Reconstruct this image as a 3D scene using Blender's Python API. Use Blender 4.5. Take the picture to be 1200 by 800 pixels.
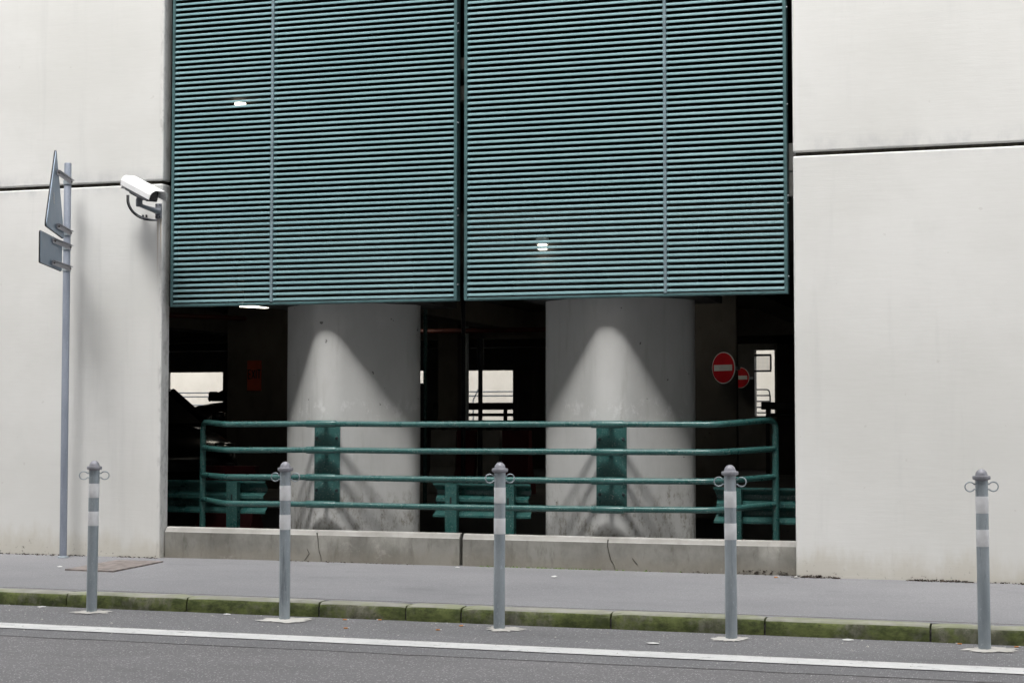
import bpy, bmesh, math, random
from mathutils import Vector, Matrix, noise
R = math.radians
rnd = random.Random(7)
sc = bpy.context.scene
for o in list(bpy.data.objects):
    bpy.data.objects.remove(o)

# ------------------------------------------------------------------ camera, sky, sun, exposure
cam_d = bpy.data.cameras.new("camera"); cam = bpy.data.objects.new("camera", cam_d)
sc.collection.objects.link(cam); sc.camera = cam
cam_d.sensor_width = 36.0; cam_d.lens = 57.0; cam_d.clip_end = 2000.0; cam_d.clip_start = 0.05
cam.location = (0, 0, 1.44)
cam.rotation_euler = (R(90 + 2.531), 0, R(17.30))

SUN_EL = 57.5
w = bpy.data.worlds.new("World"); sc.world = w; w.use_nodes = True
nt = w.node_tree; nt.nodes.clear()
sky = nt.nodes.new("ShaderNodeTexSky"); sky.sky_type = 'NISHITA'; sky.sun_disc = False
sky.sun_elevation = R(SUN_EL); sky.sun_rotation = R(180)
sky.air_density = 1.0; sky.dust_density = 4.0; sky.ozone_density = 1.0
hs = nt.nodes.new("ShaderNodeHueSaturation"); hs.inputs["Saturation"].default_value = 0.22
bg = nt.nodes.new("ShaderNodeBackground"); bg.inputs[1].default_value = 0.15
wo = nt.nodes.new("ShaderNodeOutputWorld")
nt.links.new(sky.outputs[0], hs.inputs["Color"]); nt.links.new(hs.outputs[0], bg.inputs[0]); nt.links.new(bg.outputs[0], wo.inputs[0])
sun_d = bpy.data.lights.new("sun", 'SUN'); sun_d.energy = 1.3; sun_d.angle = R(19); sun_d.color = (1.0, 0.985, 0.965)
sun = bpy.data.objects.new("sun", sun_d); sc.collection.objects.link(sun)
sun.location = (0, -20, 40); sun.rotation_euler = (R(90 - SUN_EL), 0, 0)
sc.view_settings.view_transform = 'Standard'; sc.view_settings.look = 'None'
sc.view_settings.gamma = 1.0; sc.view_settings.use_curve_mapping = False
sc.view_settings.exposure = 1.83
sc.cycles.use_denoising = True
sc.cycles.max_bounces = 10; sc.cycles.diffuse_bounces = 6; sc.cycles.glossy_bounces = 4

# ------------------------------------------------------------------ object helpers
def link(o): sc.collection.objects.link(o); return o
def tag(o, label=None, cat=None, group=None, kind=None):
    if label: o["label"] = label
    if cat: o["category"] = cat
    if group: o["group"] = group
    if kind: o["kind"] = kind
    return o
def thing(name, loc, label, cat, group=None, rz=0.0):
    o = link(bpy.data.objects.new(name, None)); o.location = loc; o.rotation_euler = (0, 0, rz)
    o.empty_display_size = 0.2
    return tag(o, label, cat, group)
def copy_tree(o, parent=None):
    c = o.copy(); link(c); c.parent = parent
    for ch in list(o.children): copy_tree(ch, c)
    return c

class MB:
    """collects shapes in one bmesh, links them as one object"""
    def __init__(s): s.bm = bmesh.new()
    def verts_faces(s, vs, fs):
        bv = [s.bm.verts.new(v) for v in vs]
        for f in fs:
            try: s.bm.faces.new([bv[i] for i in f])
            except ValueError: pass
        return s
    def box(s, x0, x1, y0, y1, z0, z1, bev=0.0, seg=2):
        b = bmesh.new(); bmesh.ops.create_cube(b, size=1.0)
        for v in b.verts:
            v.co = Vector((x0 + (v.co.x + .5) * (x1 - x0), y0 + (v.co.y + .5) * (y1 - y0), z0 + (v.co.z + .5) * (z1 - z0)))
        if bev > 0:
            bmesh.ops.bevel(b, geom=b.edges[:], offset=bev, segments=seg, affect='EDGES', profile=.5)
        return s.merge(b)
    def merge(s, b, M=None):
        if M is not None: b.transform(M)
        m = bpy.data.meshes.new("tmp"); b.to_mesh(m); b.free(); s.bm.from_mesh(m); bpy.data.meshes.remove(m); return s
    def cyl(s, x, y, z0, z1, r0, r1=None, n=20, cap=True):
        r1 = r0 if r1 is None else r1
        return s.lathe([(r0, z0), (r1, z1)], x, y, n, cap)
    def lathe(s, prof, x=0, y=0, n=24, cap=True):
        vs = []; fs = []
        for r, z in prof:
            for i in range(n):
                a = 2 * math.pi * i / n; vs.append((x + r * math.cos(a), y + r * math.sin(a), z))
        for k in range(len(prof) - 1):
            for i in range(n):
                j = (i + 1) % n; fs.append((k*n+i, k*n+j, (k+1)*n+j, (k+1)*n+i))
        if cap:
            fs.append(tuple(range(n))[::-1]); fs.append(tuple((len(prof)-1)*n + i for i in range(n)))
        return s.verts_faces(vs, fs)
    def tube(s, pts, r, n=12, cap=True, closed=False):
        pts = [Vector(p) for p in pts]; N = len(pts)
        rr = r if isinstance(r, (list, tuple)) else [r] * N
        def tan(i):
            if closed: return (pts[(i+1) % N] - pts[i-1]).normalized()
            if i == 0: return (pts[1] - pts[0]).normalized()
            if i == N-1: return (pts[-1] - pts[-2]).normalized()
            return ((pts[i+1]-pts[i]).normalized() + (pts[i]-pts[i-1]).normalized()).normalized()
        t = tan(0); u = Vector((0, 0, 1)) if abs(t.z) < .9 else Vector((1, 0, 0))
        u = (u - t * u.dot(t)).normalized(); vs = []; fs = []
        for i in range(N):
            t = tan(i); u = (u - t * u.dot(t)).normalized(); v = t.cross(u)
            for k in range(n):
                a = 2 * math.pi * k / n; vs.append(pts[i] + (u * math.cos(a) + v * math.sin(a)) * rr[i])
        L = N if closed else N - 1
        for i in range(L):
            for k in range(n):
                a, b2 = i*n+k, i*n+(k+1) % n; c2, d = ((i+1) % N)*n+(k+1) % n, ((i+1) % N)*n+k
                fs.append((a, b2, c2, d))
        if cap and not closed:
            fs.append(tuple(range(n))[::-1]); fs.append(tuple((N-1)*n+k for k in range(n)))
        return s.verts_faces(vs, fs)
    def prism(s, prof, x0, x1, axis='x'):
        """closed (y,z) outline extruded along x"""
        n = len(prof); P = (lambda a, y, z: (a, y, z)) if axis == 'x' else ((lambda a, y, z: (y, a, z)) if axis == 'y' else (lambda a, y, z: (y, z, a)))
        vs = [P(x0, y, z) for y, z in prof] + [P(x1, y, z) for y, z in prof]
        fs = [tuple(range(n)), tuple(range(2*n-1, n-1, -1))] + [(i, i+n, (i+1) % n + n, (i+1) % n) for i in range(n)]
        return s.verts_faces(vs, fs)
    def build(s, name, m, parent=None, smooth=None, loc=None):
        bmesh.ops.recalc_face_normals(s.bm, faces=s.bm.faces[:])
        me = bpy.data.meshes.new(name); s.bm.to_mesh(me); s.bm.free()
        if m: me.materials.append(m)
        o = link(bpy.data.objects.new(name, me))
        if parent: o.parent = parent
        if loc: o.location = loc
        if smooth is not None:
            me.polygons.foreach_set("use_smooth", [True] * len(me.polygons))
            me.set_sharp_from_angle(angle=R(smooth))
        return o
def fillet(pts, r, n=6):
    pts = [Vector(p) for p in pts]; out = [pts[0]]
    for i in range(1, len(pts) - 1):
        a, b, c = pts[i-1], pts[i], pts[i+1]
        d1 = min(r, (a-b).length * .45); d2 = min(r, (c-b).length * .45)
        p, q = b + (a-b).normalized() * d1, b + (c-b).normalized() * d2
        for k in range(n + 1):
            t = k / n; out.append(p * (1-t)**2 + b * 2 * t * (1-t) + q * t * t)
    out.append(pts[-1]); return out

# ------------------------------------------------------------------ materials
class NT:
    def __init__(s, name):
        s.m = bpy.data.materials.new(name); s.m.use_nodes = True; s.t = s.m.node_tree
        s.b = s.t.nodes["Principled BSDF"]; s._pos = None
    def n(s, typ, **kw):
        x = s.t.nodes.new(typ)
        for k, v in kw.items(): setattr(x, k, v)
        return x
    def l(s, a, b): s.t.links.new(a, b)
    def pos(s):
        if s._pos is None: s._pos = s.n("ShaderNodeNewGeometry")
        return s._pos.outputs["Position"]
    def obj(s):
        return s.n("ShaderNodeTexCoord").outputs["Object"]
    def xyz(s):
        q = s.n("ShaderNodeSeparateXYZ"); s.l(s.pos(), q.inputs[0]); return q.outputs
    def noise(s, scale, stretch=(1, 1, 1), detail=4, rough=.55, src=None):
        mp = s.n("ShaderNodeMapping"); mp.inputs["Scale"].default_value = stretch
        s.l(src or s.pos(), mp.inputs["Vector"])
        x = s.n("ShaderNodeTexNoise"); x.inputs["Scale"].default_value = scale
        x.inputs["Detail"].default_value = detail; x.inputs["Roughness"].default_value = rough
        s.l(mp.outputs[0], x.inputs["Vector"]); return x.outputs["Fac"]
    def ramp(s, f, a, b, va=0.0, vb=1.0):
        x = s.n("ShaderNodeMapRange"); x.clamp = True; x.interpolation_type = 'SMOOTHSTEP'
        for i, v in zip((1, 2, 3, 4), (a, b, va, vb)): x.inputs[i].default_value = v
        s.l(f, x.inputs[0]); return x.outputs[0]
    def math(s, op, a, b=None):
        x = s.n("ShaderNodeMath", operation=op)
        for i, v in enumerate((a, b)):
            if v is None: continue
            if isinstance(v, (int, float)): x.inputs[i].default_value = v
            else: s.l(v, x.inputs[i])
        return x.outputs[0]
    def mix(s, f, a, b, mode='MIX'):
        x = s.n("ShaderNodeMix", data_type='RGBA', blend_type=mode)
        for i, v in ((0, f), (6, a), (7, b)):
            if isinstance(v, (int, float)): x.inputs[i].default_value = v
            elif isinstance(v, tuple): x.inputs[i].default_value = (*v, 1) if len(v) == 3 else v
            else: s.l(v, x.inputs[i])
        return x.outputs[2]
    def bump(s, h, strength=.3, dist=.01, prev=None):
        x = s.n("ShaderNodeBump"); x.inputs["Strength"].default_value = strength; x.inputs["Distance"].default_value = dist
        s.l(h, x.inputs["Height"])
        if prev is not None: s.l(prev, x.inputs["Normal"])
        return x.outputs[0]
    def out(s, color=None, rough=.6, metal=0.0, normal=None, spec=None):
        for k, v in (("Base Color", color), ("Roughness", rough), ("Metallic", metal), ("Normal", normal), ("Specular IOR Level", spec)):
            if v is None: continue
            if isinstance(v, (int, float)): s.b.inputs[k].default_value = v
            elif isinstance(v, tuple): s.b.inputs[k].default_value = (*v, 1)
            else: s.l(v, s.b.inputs[k])
        return s.m
def simple(name, col, rough=.6, metal=0, var=.25, scale=8.0, stretch=(1, 1, 1), bump=.0, spec=None):
    q = NT(name); n = q.noise(scale, stretch)
    c = q.mix(q.ramp(n, .3, .7), tuple(x * (1 - var) for x in col), tuple(min(1, x * (1 + var)) for x in col))
    nn = q.bump(q.noise(scale * 6, stretch), bump, .003) if bump else None
    return q.out(c, rough, metal, nn, spec)
def emit(name, col, s):
    q = NT(name); q.b.inputs["Base Color"].default_value = (*col, 1)
    q.b.inputs["Emission Color"].default_value = (*col, 1); q.b.inputs["Emission Strength"].default_value = s
    return q.m
M = {}
def wall_mat():
    q = NT("painted_concrete"); X, Y, Z = q.xyz()
    big = q.noise(.55, (1, 1, 1.3), 5, .6); mid = q.noise(2.2, (1, 1, .8), 5, .6); strk = q.noise(5, (.35, 1, 3.2), 4, .6); fine = q.noise(55, (1, 1, 1), 3)
    c = q.mix(q.ramp(big, .3, .72), (.64, .638, .61), (.715, .713, .69))
    c = q.mix(q.math('MULTIPLY', q.ramp(mid, .52, .78), .35), c, (.60, .605, .58))
    c = q.mix(q.math('MULTIPLY', q.ramp(strk, .55, .8), .16), c, (.58, .58, .56))
    # faint vertical run-off stains
    run = q.noise(3.0, (1.6, 1, .12), 5, .65)
    c = q.mix(q.math('MULTIPLY', q.ramp(run, .54, .76), .30), c, (.52, .525, .51))
    # splash dirt along the pavement: ragged patches
    low = q.math('ADD', Z, q.math('MULTIPLY', q.noise(3.5, (1, 1, .4), 5, .7), -.55))
    c = q.mix(q.ramp(low, .12, -.12, 0, .5), c, (.47, .43, .34))
    spk = q.math('MULTIPLY', q.ramp(q.noise(28, (1, 1, 1), 4, .7), .60, .72), q.ramp(low, .0, -.16, 0, .85))
    c = q.mix(spk, c, (.10, .09, .07))
    # soot bled out of the horizontal joint
    jd = q.math('ABSOLUTE', q.math('SUBTRACT', Z, 3.57))
    jm = q.math('MULTIPLY', q.ramp(jd, .16, .0), q.ramp(q.noise(2.6, (1, 1, .7), 5, .7), .42, .66))
    c = q.mix(q.math('MULTIPLY', jm, .42), c, (.36, .37, .39))
    # worn, speckled arris beside the opening
    em = q.math('MULTIPLY', q.ramp(q.math('ABSOLUTE', q.math('ADD', X, 7.415)), .085, .03), q.ramp(q.noise(16, (1.6, 1, .45), 5, .75), .46, .66))
    c = q.mix(q.math('MULTIPLY', em, .5), c, (.27, .27, .26))
    # two rust runs below the camera bracket
    for x0, z1, z0 in ((-7.492, 3.22, 2.55), (-7.462, 3.22, 2.72)):
        rm = q.math('MULTIPLY', q.ramp(q.math('ABSOLUTE', q.math('SUBTRACT', X, x0)), .012, .002), q.math('MULTIPLY', q.ramp(Z, z0, z1 - .1), q.ramp(Z, z1 + .01, z1)))
        c = q.mix(q.math('MULTIPLY', rm, .55), c, (.40, .30, .20))
    # scattered pits and scuffs
    pit = q.ramp(q.noise(17, (1, 1, 1), 2, .4), .775, .80)
    c = q.mix(q.math('MULTIPLY', pit, .22), c, (.40, .38, .34))
    nb = q.bump(q.noise(14, (.3, 1, 2.6), 4, .6), .16, .006); nb = q.bump(fine, .10, .002, nb); nb = q.bump(big, .2, .03, nb)
    return q.out(c, .62, 0, nb, .35)
M['wall'] = wall_mat()
def concrete(name, a, b, dirt, stain=.5, spots=.6):
    q = NT(name); big = q.noise(1.6, (1, 1, .8), 6, .62); mid = q.noise(7, (1, 1, .55), 5, .65); f = q.noise(60, detail=3)
    c = q.mix(q.ramp(big, .32, .68), a, b)
    c = q.mix(q.math('MULTIPLY', q.ramp(mid, .5, .75), stain), c, dirt)
    pit = q.ramp(q.noise(22, (1, 1, 1), 2, .5), .72, .76)
    c = q.mix(q.math('MULTIPLY', pit, spots), c, tuple(x * .35 for x in dirt))
    pale = q.ramp(q.noise(11, (1, 1, .7), 5, .7), .62, .74)
    c = q.mix(q.math('MULTIPLY', pale, .35), c, tuple(min(1, x * 1.35) for x in b))
    nb = q.bump(mid, .2, .01); nb = q.bump(f, .25, .003, nb)
    return q.out(c, .8, 0, nb, .3)
def column_mat():
    q = NT("column_concrete"); X, Y, Z = q.xyz()
    big = q.noise(1.4, (1, 1, .6), 6, .6); mid = q.noise(6, (1.6, 1.6, .22), 5, .65)
    c = q.mix(q.ramp(big, .3, .7), (.43, .43, .415), (.52, .52, .505))
    c = q.mix(q.math('MULTIPLY', q.ramp(mid, .52, .74), .5), c, (.36, .355, .33))
    lo = q.math('ADD', Z, q.math('MULTIPLY', q.noise(5, (1, 1, .5), 5, .75), -1.3))
    c = q.mix(q.math('MULTIPLY', q.ramp(lo, .25, -.1), q.ramp(q.noise(13, (1, 1, .55), 5, .8), .46, .66, 0, .8)), c, (.20, .185, .15))
    ring = q.math('MULTIPLY', q.ramp(q.math('ABSOLUTE', q.math('SUBTRACT', Z, 1.47)), .14, .02), q.ramp(q.noise(9, (1, 1, .8), 5, .8), .5, .64, 0, .6))
    c = q.mix(ring, c, (.66, .66, .65))
    pit = q.ramp(q.noise(13, detail=2, rough=.5), .735, .765)
    c = q.mix(q.math('MULTIPLY', pit, .8), c, (.08, .075, .07))
    nb = q.bump(q.noise(4, (1, 1, .4), 5, .6), .25, .012); nb = q.bump(q.noise(45, detail=3), .2, .003, nb)
    return q.out(c, .78, 0, nb, .3)
M['column'] = column_mat()
def plinth_mat():
    q = NT("plinth_concrete"); X, Y, Z = q.xyz()
    g = q.n("ShaderNodeSeparateXYZ"); q.l(q._pos.outputs["True Normal"], g.inputs[0])
    big = q.noise(2.2, (1, 1, .9), 6, .65); mid = q.noise(8, (1.3, 1, .35), 5, .7)
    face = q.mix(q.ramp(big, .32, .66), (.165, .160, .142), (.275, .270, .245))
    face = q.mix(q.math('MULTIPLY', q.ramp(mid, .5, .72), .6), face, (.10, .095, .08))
    low = q.math('ADD', Z, q.math('MULTIPLY', q.noise(6, (1, 1, .5), 5, .7), -.22))
    face = q.mix(q.ramp(low, .17, .05, 0, .42), face, (.25, .225, .18))
    pale = q.ramp(q.noise(5, (1, 1, 1), 6, .75), .58, .68, 0, .6)
    face = q.mix(pale, face, (.31, .30, .27))
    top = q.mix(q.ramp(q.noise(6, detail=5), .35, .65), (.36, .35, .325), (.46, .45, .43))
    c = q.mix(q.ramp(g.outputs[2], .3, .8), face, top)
    nb = q.bump(mid, .3, .012); nb = q.bump(q.noise(50, detail=3), .3, .003, nb)
    return q.out(c, .85, 0, nb, .25)
M['plinth'] = plinth_mat()
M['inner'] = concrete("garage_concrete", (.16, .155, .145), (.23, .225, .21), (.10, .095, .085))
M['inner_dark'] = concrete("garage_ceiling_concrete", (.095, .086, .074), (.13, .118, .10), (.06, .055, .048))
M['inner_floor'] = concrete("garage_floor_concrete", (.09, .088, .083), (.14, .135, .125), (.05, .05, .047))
M['soot_shade'] = simple("shade_dark_beam", (.028, .026, .024), .9, 0, .4, 6)  # edge beams: the shade behind the slats is put into this near-black colour
M['cream'] = concrete("courtyard_plaster", (.56, .53, .465), (.62, .59, .525), (.51, .48, .41), .3, .1)
M['opp'] = concrete("street_block_render", (.13, .12, .11), (.17, .16, .145), (.10, .095, .085))
M['seal'] = simple("joint_mastic", (.045, .04, .03), .9, 0, .5, 20)
def asphalt(name, a, b, chip, chipamt, scale, bump, blot=(.06, .06, .062)):
    q = NT(name); big = q.noise(.9, (.6, 1, 1), 6, .6); f = q.noise(scale, detail=5, rough=.75)
    c = q.mix(q.ramp(big, .3, .7), a, b)
    c = q.mix(q.ramp(f, .35, .68, 0, .55), c, tuple(x * .55 for x in a))
    v = q.n("ShaderNodeTexVoronoi"); v.inputs["Scale"].default_value = scale * 1.3; q.l(q.pos(), v.inputs["Vector"])
    cs = q.n("ShaderNodeSeparateColor"); q.l(v.outputs["Color"], cs.inputs[0])
    ch = q.math('MULTIPLY', q.ramp(v.outputs["Distance"], .42, .25), q.ramp(cs.outputs[0], 1 - chipamt - .08, 1 - chipamt + .02))
    c = q.mix(q.math('MULTIPLY', ch, .85), c, chip)
    st = q.math('ADD', q.ramp(q.noise(3.2, (.45, 1, 1), 5, .7), .56, .74, 0, .5), q.ramp(q.noise(.75, (.5, 1.6, 1), 6, .72), .55, .72, 0, .4))
    c = q.mix(st, c, blot)
    nb = q.bump(f, bump, .006); nb = q.bump(big, .2, .05, nb)
    return q.out(c, .85, 0, nb, .3)
M['road'] = asphalt("road_asphalt", (.182, .178, .180), (.222, .217, .220), (.50, .49, .48), .24, 58, .8, (.12, .118, .118))
M['gutter'] = asphalt("gutter_asphalt", (.175, .174, .178), (.212, .211, .215), (.46, .46, .46), .16, 60, .6, (.115, .114, .117))
M['pave'] = asphalt("pavement_asphalt", (.225, .224, .232), (.27, .269, .277), (.40, .40, .405), .07, 80, .35, (.165, .164, .172))
M['tar'] = simple("old_tar", (.055, .05, .05), .9, 0, .5, 30, bump=.5)
M['seam'] = simple("seam_bitumen", (.15, .146, .145), .9, 0, .35, 30, bump=.5)
M['ground'] = simple("distant_ground", (.12, .12, .115), .95, 0, .2, 1.0)
def line_mat():
    q = NT("road_paint"); f = q.noise(38, detail=5, rough=.85); g = q.noise(7, (.5, 1, 1), 5, .75)
    c = q.mix(q.ramp(g, .3, .7), (.56, .56, .55), (.66, .66, .645))
    wear = q.math('ADD', q.ramp(f, .57, .68, 0, .75), q.ramp(q.noise(20, (.5, 1, 1), 4, .7), .60, .68, 0, .8))
    return q.out(q.mix(wear, c, (.20, .20, .20)), .75, 0, q.bump(f, .4, .003), .3)
M['line'] = line_mat()
def kerb_mat():
    q = NT("mossy_kerbstone"); X, Y, Z = q.xyz()
    g = q.n("ShaderNodeSeparateXYZ"); q.l(q._pos.outputs["True Normal"], g.inputs[0])
    st = q.mix(q.ramp(q.noise(5, detail=5), .35, .65), (.27, .265, .235), (.36, .35, .32))
    mo = q.mix(q.ramp(q.noise(9, (.8, 1, 1.4), 5, .7), .35, .68), (.062, .078, .028), (.165, .195, .068))
    cover = q.ramp(q.math('ADD', q.noise(1.7, (1, 1, 1), 5, .7), q.math('MULTIPLY', q.noise(11, detail=5, rough=.75), .35)), .53, .70, .22, 1)
    face = q.mix(cover, q.mix(q.ramp(q.noise(14, (1, 1, .6), 5, .7), .4, .6), (.13, .125, .10), (.24, .23, .19)), mo)
    soot_shade = q.math('ADD', q.ramp(q.noise(24, (.7, 1, 1.3), 5, .8), .55, .66, 0, .5), q.ramp(q.noise(3.4, (1, 1, 2), 5, .75), .54, .66, 0, .45))
    face = q.mix(soot_shade, face, (.035, .035, .025))
    topc = q.mix(q.ramp(q.noise(2.3, detail=5, rough=.7), .4, .66,   .05, .6), st, (.235, .265, .125))
    c = q.mix(q.ramp(g.outputs[2], .45, .8), face, topc)
    nb = q.bump(q.noise(30, detail=5, rough=.7), .5, .006)
    return q.out(c, .92, 0, nb, .2)
M['kerb'] = kerb_mat()
M['moss'] = simple("moss", (.09, .13, .035), .95, 0, .5, 30, bump=.6)
def green_mat():
    q = NT("green_enamel"); n = q.noise(5, detail=5, rough=.7); f = q.noise(70, detail=4, rough=.75)
    c = q.mix(q.ramp(n, .3, .7), (.022, .088, .081), (.034, .112, .103))
    c = q.mix(q.ramp(f, .57, .68, 0, .75), c, (.30, .34, .32))           # chips and dust
    c = q.mix(q.ramp(q.noise(3.1, (.7, 1, 1), 5, .8), .64, .70, 0, .6), c, (.13, .105, .085))
    return q.out(c, q.ramp(n, .3, .7, .24, .40), 0, q.bump(f, .25, .002), .5)
M['green'] = green_mat()
def slat_mat():
    q = NT("louvre_enamel"); n = q.noise(1.1, (1, 1, 3), 5, .65); f = q.noise(12, (.35, 1, 1), 5, .75)
    c = q.mix(q.ramp(n, .3, .7), (.128, .240, .258), (.158, .275, .292))
    c = q.mix(q.ramp(f, .52, .75, 0, .12), c, (.30, .36, .37))
    return q.out(c, .5, 0, None, .4)
M['slat'] = slat_mat()
M['frame'] = simple("louvre_frame_enamel", (.055, .115, .12), .45, 0, .2, 6, bump=.1)
M['mullion'] = simple("louvre_mullion_enamel", (.17, .23, .255), .45, 0, .2, 6)
def galv(name, a, b, streak=.3, rough=.5):
    q = NT(name); n = q.noise(9, (1, 1, .35), 5, .7); f = q.noise(60, (1, 1, .5), 4, .7); s2 = q.noise(24, (1.5, 1.5, .12), 4, .7)
    c = q.mix(q.ramp(n, .3, .7), a, b)
    c = q.mix(q.ramp(s2, .55, .72, 0, streak), c, tuple(x * .5 for x in a))
    c = q.mix(q.ramp(f, .58, .7, 0, .4), c, tuple(min(1, x * 1.5) for x in b))
    return q.out(c, q.ramp(n, .3, .7, rough - .1, rough + .1), .35, q.bump(f, .15, .002), .5)
M['galv'] = galv("galvanised_steel", (.295, .34, .37), (.41, .455, .485), .55)
M['cap'] = galv("weathered_cap_steel", (.26, .26, .285), (.33, .33, .36), .2)
M['pole'] = galv("painted_pole", (.245, .275, .33), (.295, .325, .385), .25)
M['signback'] = galv("sign_back", (.185, .24, .31), (.23, .29, .36), .15, .5)
M['band'] = simple("reflective_band", (.72, .725, .735), .42, 0, .08, 14, bump=.05)
M['cement'] = concrete("cement_patch", (.44, .425, .39), (.58, .565, .53), (.28, .27, .24), .6, .3)
M['rust'] = simple("rusty_plate", (.215, .185, .17), .75, .1, .3, 14, bump=.4)
M['white'] = simple("white_enamel", (.82, .82, .81), .4, 0, .04, 6)
M['grey_plastic'] = simple("grey_housing", (.17, .18, .20), .45, 0, .2, 10)
M['dark'] = simple("dark_metal", (.035, .037, .04), .5, .3, .3, 10)
M['black'] = simple("black_rubber", (.015, .015, .016), .6, 0, .3, 12)
M['bolt'] = simple("bolt_steel", (.06, .075, .08), .5, .6, .3, 30)
M['lens'] = simple("dark_glass", (.012, .014, .016), .06, 0, .1, 4)
M['carpaint'] = simple("black_car_paint", (.012, .013, .015), .18, .2, .15, 3)
M['carpaint_b'] = simple("brown_car_paint", (.028, .024, .02), .2, .3, .15, 3)
M['chrome'] = simple("bright_lamp_glass", (.55, .55, .55), .1, .8, .1, 10)
M['red'] = simple("sign_red", (.62, .010, .022), .4, 0, .1, 8)
M['signwhite'] = simple("sign_white", (.82, .82, .80), .4, 0, .08, 8)
M['red_plastic'] = simple("red_barrier_plastic", (.13, .014, .017), .55, 0, .2, 4)
M['white_plastic'] = simple("dirty_white_plastic", (.42, .41, .38), .6, 0, .2, 4)
M['orange'] = simple("orange_poster", (.38, .06, .022), .7, 0, .15, 5)
M['ink'] = simple("black_ink", (.02, .02, .02), .8, 0, .1, 5)
M['redpipe'] = simple("red_pipe", (.07, .012, .008), .5, 0, .2, 6)
M['tube'] = emit("lit_tube", (1.0, .93, .78), 2.6)
M['filter'] = simple("orange_filter_paper", (.62, .26, .08), .8, 0, .2, 60)
M['paper'] = simple("white_paper", (.60, .60, .58), .8, 0, .08, 20)
M['soil'] = simple("leaf_mould", (.055, .042, .032), .95, 0, .6, 60)

# ------------------------------------------------------------------ setting: ground, road, kerb, pavement
WY = 13.15            # face of the facade
PZ = 0.13             # pavement height at the wall
tag(MB().verts_faces([(-400, -400, -.30), (400, -400, -.30), (400, 400, -.30), (-400, 400, -.30)], [(0, 1, 2, 3)]).build("ground", M['ground']), kind="structure")
tag(MB().box(-180, 180, -2.2, 9.14, -.25, 0.0).build("road", M['road']), kind="structure")
# newer asphalt strip along the kerb, with a ragged seam
g = MB(); nx = 420; vs = []; fs = []
for i in range(nx + 1):
    x = -30 + 45 * i / nx
    y0 = 9.14 + .018 * noise.noise((x * 2.1, 0, 0)) + .008 * noise.noise((x * 9, 3, 0)) - .012
    vs += [(x, y0, -.2), (x, y0, .003), (x, 10.62, .004), (x, 10.62, -.2)]
for i in range(nx):
    a = i * 4
    for k in range(3): fs.append((a + k, a + k + 1, a + k + 5, a + k + 4))
tag(g.verts_faces(vs, fs).build("gutter_strip", M['gutter']), kind="structure")
g = MB()
vs = []; fs = []
for i in range(nx + 1):
    x = -30 + 45 * i / nx
    y0 = 9.12 + .018 * noise.noise((x * 2.1, 0, 0)) + .008 * noise.noise((x * 9, 3, 0))
    wd = .004 + .009 * noise.noise((x * 5, 7, 0))
    wd = max(.0008, wd)
    vs += [(x, y0 - wd, .0035), (x, y0 - wd * .2, .0050), (x, y0 + wd, .0046)]
for i in range(nx):
    a = i * 3
    if noise.noise((i * .09, 4, 2)) > -.16: fs += [(a, a+1, a+4, a+3), (a+1, a+2, a+5, a+4)]
tag(g.verts_faces(vs, fs).build("tar_seam", M['seam']), kind="structure")
# white edge line, edges slightly ragged
g = MB(); vs = []; fs = []
for i in range(nx + 1):
    x = -30 + 45 * i / nx
    base = 9.42 if x < 5 else 9.42
    a = .005 * noise.noise((x * 6, 1, 0)) + .003 * noise.noise((x * 22, 2, 0)); b = .005 * noise.noise((x * 6, 5, 0)) + .003 * noise.noise((x * 22, 8, 0))
    yy = base + .012 * noise.noise((x * .25, 9, 0))
    vs += [(x, yy + a, .0085), (x, yy + .225 + b, .0085)]
for i in range(nx): fs.append((2*i, 2*i+1, 2*i+3, 2*i+2))
tag(g.verts_faces(vs, fs).build("edge_line", M['line']), kind="structure")

# pavement: gently uneven sheet from kerb back to the wall
g = MB(); nx2, ny2 = 150, 14; vs = []; fs = []
for i in range(nx2 + 1):
    for j in range(ny2 + 1):
        x = -30 + 45 * i / nx2; t = j / ny2; y = 10.722 + t * (13.9 - 10.722)
        z = .108 + .022 * min(1, t * 1.3) + .004 * noise.noise((x * 1.3, y * 1.3, 0))
        if j == 0: z = .104 + .005 * noise.noise((x * 3, 0, 4))
        vs.append((x, y, z))
for i in range(nx2):
    for j in range(ny2):
        a = i * (ny2 + 1) + j; fs.append((a, a + ny2 + 1, a + ny2 + 2, a + 1))
tag(g.verts_faces(vs, fs).build("pavement", M['pave'], smooth=40), kind="structure")

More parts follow.
